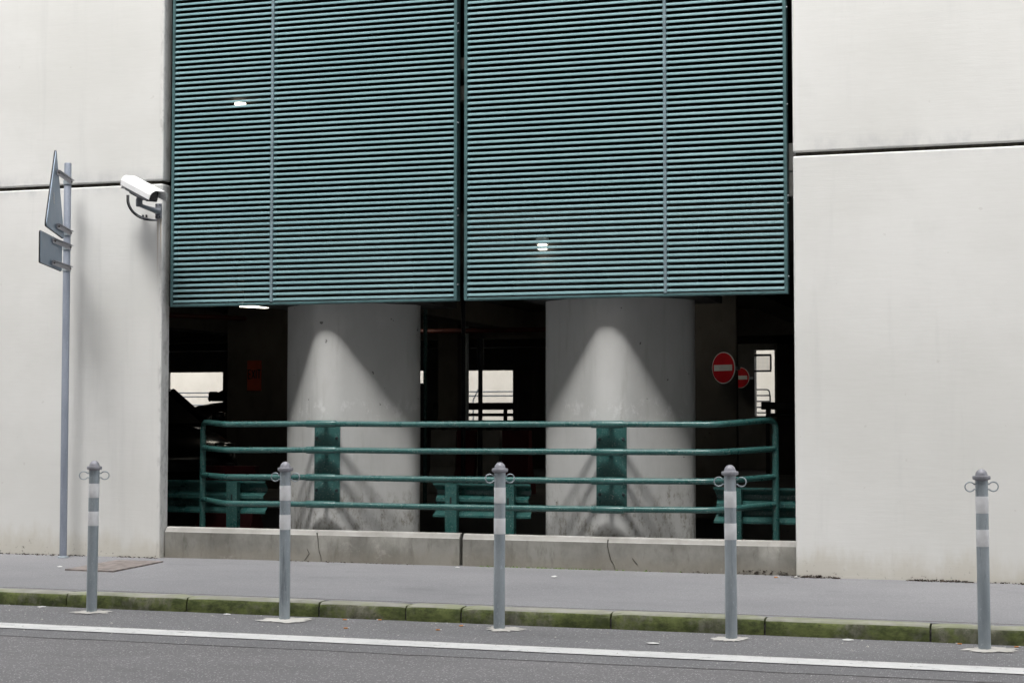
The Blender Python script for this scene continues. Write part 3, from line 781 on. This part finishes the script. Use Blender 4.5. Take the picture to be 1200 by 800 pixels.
butt(-.367, 10.53, .005, 2.8, "orange cigarette butt by the kerb just left of the rightmost bollard")
butt(-.02, 10.50, .005, .4, "orange cigarette butt by the kerb just right of the rightmost bollard")
def scrap(x, y, z, s, lab, seed, cat="paper scrap"):
    n = 9; vs = [(0, 0, .012)]; fs = []
    for i in range(n):
        a = 2 * math.pi * i / n; q = s * (1 + .5 * noise.noise((math.cos(a) * 2, math.sin(a) * 2, seed)))
        vs.append((q * 1.3 * math.cos(a), q * math.sin(a) * .9, .003 + .010 * abs(noise.noise((a, seed, 3)))))
    for i in range(n): fs.append((0, 1 + i, 1 + (i + 1) % n))
    o = MB().verts_faces(vs, fs).build("paper_scrap", M['paper']); o.location = (x, y, z)
    tag(o, lab, cat, "scraps of white litter")
scrap(-2.189, 9.98, .005, .034, "crumpled white paper scrap on the road between third and fourth bollards", 1.2)
scrap(-1.044, 10.50, .005, .028, "crumpled white litter against the kerb midway between the two right bollards", 2.2)
scrap(-6.92, 10.50, .005, .030, "flat white scrap by the kerb left of the leftmost bollard", 3.2)
scrap(-1.70, 13.08, .133, .020, "small white scrap at the foot of the right wall corner", 4.2)
scrap(-4.55, 13.05, .133, .018, "small white scrap on the pavement below the joint in the plinth", 5.1)
scrap(-3.55, 12.55, .133, .026, "white scrap on the pavement right of the central bollard", 6.1)
scrap(-7.80, 12.10, .133, .018, "small white scrap at the corner of the brown access cover", 7.1)
scrap(-5.40, 10.50, .005, .022, "white scrap by the kerb left of the second bollard from left", 8.1)
# crumbs nobody could count
g = MB()
for k in range(240):
    x = rnd.uniform(-8, .6); y = rnd.choice((rnd.uniform(9.7, 10.55), rnd.uniform(10.3, 10.56), rnd.uniform(9.0, 10.4)))
    s = rnd.uniform(.003, .008) * (1.6 if rnd.random() < .08 else 1); a = rnd.uniform(0, 3)
    z = .0085 if 9.40 < y < 9.66 else .004
    ca, sa = math.cos(a) * s, math.sin(a) * s
    g.verts_faces([(x + ca, y + sa, z), (x - sa, y + ca, z), (x - ca, y - sa, z), (x + sa * .7, y - ca * .7, z), (x, y, z + s * .7)], [(0, 1, 4), (1, 2, 4), (2, 3, 4), (3, 0, 4)])
tag(g.build("grit", M['cement']), "pale grit and crumbs scattered along the gutter", "grit", kind="stuff")
g = MB()
def heap(x0, x1, y, hgt, dens, z=.125):
    for k in range(int((x1 - x0) * dens)):
        t = rnd.random(); x = x0 + (x1 - x0) * t; env = math.sin(math.pi * min(max(t, .02), .98)) ** .5
        s = rnd.uniform(.008, .02); yy = y - abs(rnd.gauss(0, .022)) ; zz = z + rnd.random() * hgt * env
        d = [Vector((rnd.uniform(-1, 1), rnd.uniform(-1, 1), rnd.uniform(-.5, .6))) * s for _ in range(4)]
        c0 = Vector((x, yy, zz)); g.verts_faces([c0 + q for q in d], [(0, 1, 2), (0, 2, 3), (0, 3, 1), (1, 3, 2)])
heap(-2.25, -1.72, 13.285, .045, 900); heap(-1.74, -1.36, 13.145, .022, 500); heap(-.85, -.34, 13.145, .016, 520); heap(-.3, .4, 13.145, .012, 220)
heap(-7.9, -7.45, 13.145, .012, 160); heap(-9.2, -8.0, 13.145, .012, 120); heap(-6.3, -5.0, 13.25, .008, 130); heap(-3.0, -2.3, 13.285, .012, 250)
tag(g.build("leaf_mould", M['soil']), "dark leaf mould piled along the foot of the wall and plinth", "debris", kind="stuff")
g = MB()
for x0, x1, y, dn in ((-4.45, -3.35, 13.262, 260), (-3.35, -2.6, 13.275, 90)):
    for k in range(int((x1 - x0) * dn)):
        x = rnd.uniform(x0, x1); s = rnd.uniform(.006, .014); zz = .130; yy = y - abs(rnd.gauss(0, .012))
        g.verts_faces([(x - s, yy - s, zz), (x + s, yy - s, zz), (x + s, yy + s, zz), (x - s, yy + s, zz), (x, yy, zz + s * rnd.uniform(.6, 1.4))], [(0, 1, 4), (1, 2, 4), (2, 3, 4), (3, 0, 4)])
tag(g.build("moss", M['moss']), "thin green moss along the foot of the right plinth block", "moss", kind="stuff")

# ------------------------------------------------------------------ the parking garage behind
FZ = .40
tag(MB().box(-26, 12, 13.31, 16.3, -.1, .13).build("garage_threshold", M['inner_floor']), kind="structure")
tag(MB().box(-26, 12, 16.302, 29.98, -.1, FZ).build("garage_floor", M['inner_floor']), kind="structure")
gar = thing("parking_garage", (-6, 22, FZ), "dark concrete parking garage interior seen through the opening under the louvres", "building")
def gp(g, name, m, **k): return put(g.build(name, M[m], gar, **k), gar)
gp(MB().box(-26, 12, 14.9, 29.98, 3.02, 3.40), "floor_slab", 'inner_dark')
gp(MB().box(-6.75, -5.1, 13.42, 14.6, 2.435, 3.018), "edge_beam", 'soot_shade')
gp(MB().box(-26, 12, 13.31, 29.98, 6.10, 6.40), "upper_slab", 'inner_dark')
gp(MB().box(-4.16, -2.55, 13.42, 14.6, 2.435, 3.018), "edge_beam", 'soot_shade')
gp(MB().box(LX, RX, WY, WY + .15, 5.80, 20.0), "lintel_panel", 'wall')
gp(MB().box(-26, 12, 13.2, 30.2, 20.02, 20.3), "roof", 'inner')
for x in (-26.3, 12.0): gp(MB().box(x, x + .3, 13.2, 30.2, -.1, 20.0), "side_wall", 'inner')
# back wall with real openings
ops = [(-16.9, -15.56, 1.30, 2.285), (-11.75, -11.16, 2.03, 2.28), (-10.447, -9.327, 1.305, 2.275), (-4.64, -4.27, 1.39, 2.61)]
xs = -26.0
for x0, x1, z0, z1 in ops:
    gp(MB().box(xs, x0, 30, 30.25, -.1, 20.0), "back_wall", 'inner'); xs = x1
    gp(MB().box(x0, x1, 30, 30.25, -.1, z0), "window_breast", 'inner'); gp(MB().box(x0, x1, 30, 30.25, z1, 20.0), "window_head", 'inner')
gp(MB().box(xs, 12, 30, 30.25, -.1, 20.0), "back_wall", 'inner')
# beams under the ceiling and square piers
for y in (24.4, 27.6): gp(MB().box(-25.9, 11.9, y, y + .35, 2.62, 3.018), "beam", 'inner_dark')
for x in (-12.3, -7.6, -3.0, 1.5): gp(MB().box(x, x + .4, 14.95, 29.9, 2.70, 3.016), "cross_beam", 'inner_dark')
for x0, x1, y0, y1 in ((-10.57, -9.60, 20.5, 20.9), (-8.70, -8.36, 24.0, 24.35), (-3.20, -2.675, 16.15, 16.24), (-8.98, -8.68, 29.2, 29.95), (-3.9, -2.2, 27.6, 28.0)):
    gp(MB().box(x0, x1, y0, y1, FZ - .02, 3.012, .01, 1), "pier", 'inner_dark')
# grille over the narrow right opening
gr = gp(MB().box(-4.63, -4.32, 29.92, 29.96, 2.20, 2.235).box(-4.63, -4.32, 29.92, 29.96, 2.49, 2.53).box(-4.345, -4.315, 29.92, 29.96, 2.236, 2.489), "grille_frame", 'dark')
g = MB()
for k in range(1, 12): g.box(-4.63 + k * .024, -4.626 + k * .024, 29.935, 29.939, 2.236, 2.489)
for k in range(1, 10): g.box(-4.63, -4.346, 29.941, 29.945, 2.235 + k * .025, 2.239 + k * .025)
q = g.build("grille_mesh", M['galv'], gr); q["kind"] = "stuff"
# poles and pipes inside
def pole(name, x, y, z0, z1, r, m, lab, cat, sleeve=None):
    o = thing(name, (x, y, z0), lab, cat)
    MB().lathe([(r, 0), (r, z1 - z0)], 0, 0, 14).build("shaft", M[m], o, smooth=40)
    MB().lathe([(r * 1.9, 0), (r * 1.9, .012)], 0, 0, 14).build("foot_plate", M[m], o)
    if sleeve: MB().lathe([(r * 1.6, sleeve - z0), (r * 1.6, z1 - z0 + .02), (r * 1.2, z1 - z0 + .05)], 0, 0, 14).build("sleeve", M[m], o, smooth=40)
    return o
pole("steel_pole", -6.31, 17.0, FZ, 2.62, .022, 'green', "thin green pole inside the garage right of the left column", "pole")
pole("steel_pole", -6.205, 18.0, FZ, 3.0, .026, 'dark', "dark full-height pole inside the garage before the middle window", "pole")
pole("steel_pole", -5.994, 18.0, FZ, 2.26, .026, 'dark', "shorter dark pole with thick upper sleeve before the middle window", "pole", 1.95)
pole("drain_pipe", -8.20, 23.9, FZ, 3.0, .05, 'galv', "grey drain pipe on the dark pier left of the middle window", "pipe")
for (p0, p1, r, lab) in (((-11.6, 19.0, 2.78), (-8.6, 22.5, 2.74), .035, "red sprinkler pipe slanting under the ceiling near the lit lamp"),
                         ((-13.0, 24.9, 2.72), (-9.5, 24.9, 2.72), .04, "red sprinkler pipe running level under the ceiling above the orange poster"),
                         ((-8.5, 22.0, 2.62), (-4.0, 22.0, 2.62), .035, "red sprinkler pipe under the ceiling between the two columns")):
    t = thing("sprinkler_pipe", p0, lab, "pipe")
    d = Vector(p1) - Vector(p0)
    MB().tube([(0, 0, 0), d], r, 10).build("pipe_run", M['redpipe'], t, smooth=50)
    MB().tube([d * .5 + Vector((0, 0, r)), d * .5 + Vector((0, 0, .28))], .008, 6).build("hanger", M['dark'], t)
# lamps
def lamp(x, y, z, l, rz, lab):
    t = thing("strip_lamp", (x, y, z), lab, "lamp", "strip lamps in the garage", rz)
    wd = .07 if l > .2 else .03
    MB().box(-l/2, l/2, -wd, wd, .01, .07, .006, 1).build("lamp_body", M['white'], t)
    MB().box(-l/2 + .015, l/2 - .015, -wd * .7, wd * .7, -.035, .009, .004, 1).build("diffuser", M['tube'], t)
    MB().box(-l*.3, -l*.3 + .012, -.006, .006, .071, .19).box(l*.3 - .012, l*.3, -.006, .006, .071, .19).build("hanger", M['dark'], t)
lamp(-9.41, 19.0, 2.84, .42, R(62), "lit strip lamp under the ground floor ceiling, just below the left screen")
lamp(-11.05, 21.8, 6.07, .20, R(60), "lit strip lamp upstairs glimpsed through the left screen")
lamp(-3.885, 13.355, 2.878, .10, R(0), "lit lamp glimpsed through the lower part of the right screen")
lamp(-8.55, 21.5, 2.935, 1.1, R(90), "strip lamp under the garage ceiling hidden behind the left column")
lamp(-4.75, 21.5, 2.935, 1.1, R(90), "strip lamp under the garage ceiling hidden behind the right column")
lamp(-3.05, 15.1, 2.80, .9, R(10), "unseen strip lamp added behind the top of the right column to light the no-entry sign")  # added out of view to brighten the nearer no-entry sign
lamp(-5.02, 28.2, 2.55, .5, R(15), "small lit strip lamp peeping out behind the nearer no-entry sign")
# poster
ps = thing("orange_poster", (-10.14, 20.485, 1.752), "orange poster with black letters on the dark pier left of the left column", "poster")
MB().box(-.107, .107, 0, .008, 0, .42).build("sheet", M['orange'], ps)
def strokes(par, segs, wd, m, y):
    g = MB()
    for x0, z0, x1, z1 in segs:
        d = Vector((x1 - x0, 0, z1 - z0)).normalized(); nn = Vector((-d.z, 0, d.x)) * wd / 2
        a, b_ = Vector((x0, y, z0)), Vector((x1, y, z1))
        g.verts_faces([a + nn, a - nn, b_ - nn, b_ + nn], [(0, 1, 2, 3)])
    return g.build("lettering", m, par)
zb, zt = .17, .29
strokes(ps, [(-.09, zb, -.09, zt), (-.095, zt, -.05, zt), (-.095, (zb+zt)/2, -.055, (zb+zt)/2), (-.095, zb, -.05, zb),
             (-.035, zb, .01, zt), (-.035, zt, .01, zb), (.032, zb, .032, zt), (.075, zb, .075, zt), (.05, zt, .10, zt)], .016, M['ink'], -.003)
# no-entry signs
def no_entry(x, y, z, r, rz, lab, px):
    t = thing("no_entry_sign", (x, y, z), lab, "road sign", "no-entry signs", rz)
    def disc(rad, y0, y1, nm, m, par=t):
        o = MB().lathe([(rad, 0), (rad, y1 - y0)], 0, 0, 40).build(nm, m, par); o.matrix_local = Matrix.Translation((0, y1, 0)) @ Matrix.Rotation(R(90), 4, 'X'); return o
    disc(r, 0, .006, "plate", M['signwhite']); disc(r * .94, -.003, -.0005, "red_disc", M['red'])
    MB().box(-r * .78, r * .78, -.008, -.0045, -r * .19, r * .19).build("white_bar", M['signwhite'], t)
    MB().box(-.02, .02, .007, px, -.02, .02).build("mount", M['galv'], t)
no_entry(-2.766, 15.9, 1.887, .157, R(-34), "red round no-entry sign with white bar, larger and nearer of the pair", .22)
no_entry(-4.80, 29.35, 2.085, .188, R(-20), "red no-entry sign partly hidden behind a pier, smaller and farther of the pair", .45)
# steel barriers in front of the far windows
def barrier_rail(x0, x1, y, legs, lab):
    t = thing("steel_barrier", ((x0+x1)/2, y, FZ), lab, "barrier"); ox = (x0+x1)/2
    MB().box(x0-ox, x1-ox, 0, .06, 1.10, 1.225, .01, 1).build("upper_beam", M['dark'], t)
    MB().box(x0-ox+.15, x1-ox, 0, .06, .985, 1.04, .01, 1).build("lower_beam", M['dark'], t)
    for lx in legs: MB().box(lx-ox-.03, lx-ox+.03, .062, .11, 0, 1.10).build("leg", M['dark'], t)
barrier_rail(-9.95, -8.46, 27.2, (-9.5, -8.62), "dark steel barrier inside the garage before the middle window")
barrier_rail(-4.08, -2.4, 27.05, (-3.98, -3.2, -2.6), "dark steel barrier inside the garage before the narrow right window")
# plastic barriers
def plastic_barrier(x, y, rz, L_, m, lab, z=FZ):
    t = thing("plastic_barrier", (x, y, z), lab, "barrier", "plastic traffic barriers", rz)
    pr = [(-.22, 0), (-.22, .10), (-.09, .34), (-.06, .82), (.06, .82), (.09, .34), (.22, .10), (.22, 0)]
    MB().prism(pr, -L_/2, L_/2).build("shell", M[m], t)
    MB().lathe([(.05, .82), (.05, .85)], 0, 0, 12).build("filler_cap", M['black'], t)
plastic_barrier(-8.05, 15.7, R(5), .62, 'red_plastic', "dark red plastic barrier behind the left guardrail near the parked car", .06)
plastic_barrier(-7.15, 20.0, R(4), .34, 'white_plastic', "dirty white plastic barrier nearest the left column")
plastic_barrier(-6.83, 20.0, R(-3), .26, 'red_plastic', "red plastic barrier between the two white ones")
plastic_barrier(-6.53, 20.0, R(2), .30, 'white_plastic', "dirty white plastic barrier between the two red ones")
plastic_barrier(-6.16, 20.0, R(-2), .36, 'red_plastic', "red plastic barrier nearest the right column")
# parked cars
def car(x, y, rz, paint, lab, z=FZ):
    t = thing("parked_car", (x, y, z), lab, "car", "cars parked in the garage", rz)
    # body stations along +x (front): x, half width, sill z, shoulder z
    st = [(-2.08, .62, .42, .72), (-2.0, .78, .28, .86), (-1.6, .85, .22, .93), (-.8, .87, .20, .95), (.2, .87, .20, .94), (.95, .86, .20, .92), (1.5, .83, .22, .84), (1.85, .76, .26, .74), (2.02, .66, .34, .64), (2.08, .52, .40, .56)]
    vs = []; fs = []; n = 10
    for sx, hw, z0, z1 in st:
        h = z1 - z0
        ring = [(-hw*.9, z0), (-hw, z0 + .18*h), (-hw, z0 + .62*h), (-hw*.95, z0 + .88*h), (-hw*.78, z1), (hw*.78, z1), (hw*.95, z0 + .88*h), (hw, z0 + .62*h), (hw, z0 + .18*h), (hw*.9, z0)]
        vs += [(sx, a, b_) for a, b_ in ring]
    for i in range(len(st) - 1):
        for k in range(n): fs.append((i*n+k, i*n+(k+1) % n, (i+1)*n+(k+1) % n, (i+1)*n+k))
    fs += [tuple(range(n)), tuple((len(st)-1)*n + k for k in range(n))]
    body = MB().verts_faces(vs, fs).build("body", paint, t, smooth=45)
    md = body.modifiers.new("round", 'SUBSURF'); md.levels = 1; md.render_levels = 1
    # greenhouse and roof
    gv = [(-1.85, .70, .90), (-1.25, .60, 1.33), (-.2, .62, 1.38), (.30, .58, 1.31), (1.08, .72, .92)]
    vs = []; fs = []
    for gx, hw, z in gv: vs += [(gx, -hw, z), (gx, hw, z)]
    lo = [(-1.80, .80, .88), (1.0, .80, .88)]
    vs += [(-1.75, -.80, .90), (-1.75, .80, .90), (1.0, -.80, .90), (1.0, .80, .90)]
    fs = [(0, 1, 3, 2), (6, 7, 9, 8), (10, 2, 4, 6, 12), (11, 13, 7, 5, 3), (0, 2, 10), (1, 11, 3), (6, 8, 12), (7, 13, 9)]
    MB().verts_faces(vs, fs).build("glasshouse", M['lens'], t)
    MB().verts_faces([(-1.30, -.62, 1.335), (-1.30, .62, 1.335), (-.2, -.645, 1.395), (-.2, .645, 1.395), (.34, -.60, 1.325), (.34, .60, 1.325)], [(0, 1, 3, 2), (2, 3, 5, 4)]).build("roof", paint, t)
    for s in (-1, 1):
        MB().tube([(1.10, s*.735, .925), (.33, s*.595, 1.315)], .035, 8).build("windscreen_pillar", paint, t)
        MB().tube([(-.35, s*.82, .93), (-.32, s*.635, 1.37)], .035, 8).build("door_pillar", paint, t)
        MB().tube([(-1.85, s*.74, .90), (-1.28, s*.61, 1.33)], .05, 8).build("rear_pillar", paint, t)
        MB().box(.80, .93, s*.97 - .07, s*.97 + .07, .93, 1.06, .03, 2).build("mirror", paint, t, smooth=50)
        MB().box(1.86, 1.98, s*.58 - .13, s*.58 + .13, .59, .70, .03, 2).build("headlight", M['chrome'], t, smooth=50)
        for wx in (-1.32, 1.32):
            o = MB().lathe([(.20, -.09), (.30, -.10), (.315, -.06), (.315, .06), (.30, .10), (.20, .09)], 0, 0, 24).build("wheel", M['black'], t, smooth=40)
            o.matrix_local = Matrix.Translation((wx, s*.79, .315)) @ Matrix.Rotation(R(90), 4, 'X')
            MB().lathe([(.195, -.092), (.195, .092)], 0, 0, 20).build("rim", M['grey_plastic'], o)
    MB().box(2.04, 2.085, -.34, .34, .38, .50, .01, 1).build("grille", M['black'], t)
    return t
car(-10.66, 17.75, R(-38), M['carpaint'], "black parked car nosing towards the railing at the left end")
gp(MB().box(-17, -9.8, 21.2, 29.98, FZ + .002, FZ + .33), "raised_deck", 'inner_dark')
car(-11.15, 23.9, R(-120), M['carpaint_b'], "dark brown parked car further back before the left window", FZ + .33)
# courtyard beyond the far windows
cw = MB().box(-70, 50, 42.0, 42.3, -.2, 8.0).build("courtyard_wall", M['cream']); tag(cw, "cream plastered wall of the courtyard seen through the far windows", "wall")
cr_ = thing("courtyard_railing", (-13, 33, 0), "thin metal railing outside the far windows on the left and middle", "railing")
for z in (1.90, 1.81, 1.62): MB().tube([(-7, 0, z), (6, 0, z)], .013, 6).build("rail", M['galv'], cr_)
for x in (-5.6, -3.4, -.9, 1.85, 4.4): MB().tube([(x, 0, -.1), (x, 0, 1.72), (x + .12, -.02, 1.95)], .016, 6).build("post", M['galv'], cr_)
cr2 = thing("courtyard_railing", (-5.3, 33, 0), "thin rounded metal railing outside the narrow right window", "railing")
for z in (1.92, 1.80, 1.68, 1.56, 1.45):
    MB().tube(fillet([(-1.4, 0, z), (.49, 0, z), (.51, 0, z - .14)], .06) if z > 1.9 else [(-1.4, 0, z), (.5, 0, z)], .014, 6).build("rail", M['dark'], cr2)
MB().tube([(.51, 0, -.1), (.51, 0, 1.80)], .016, 6).build("post", M['dark'], cr2)
tag(MB().box(-70, 50, 30.3, 41.95, -.25, .2).build("courtyard", M['gutter']), kind="structure")

# ------------------------------------------------------------------ the building across the street, behind the viewer
ob = thing("street_block", (-5, -3, 0), "tall plain apartment block across the street, behind the viewer", "building")
HB = 28.0
MB().box(-160, 160, -12, 0, -.2, HB).build("wall", M['opp'], ob)
wm = None
for k in range(5):
    for i in range(40):
        if wm is None:
            o = MB().box(-.65, .65, -.02, .03, 0, 1.6).build("window", M['lens'], ob); wm = o.data
        else:
            o = link(bpy.data.objects.new("window", wm)); o.parent = ob
        o.location = (-80 + i * 4, 0, 2.2 + k * 3.4)
tag(MB().box(-60, 40, -3.0, -2.21, -.25, .12).build("far_pavement", M['pave']), kind="structure")
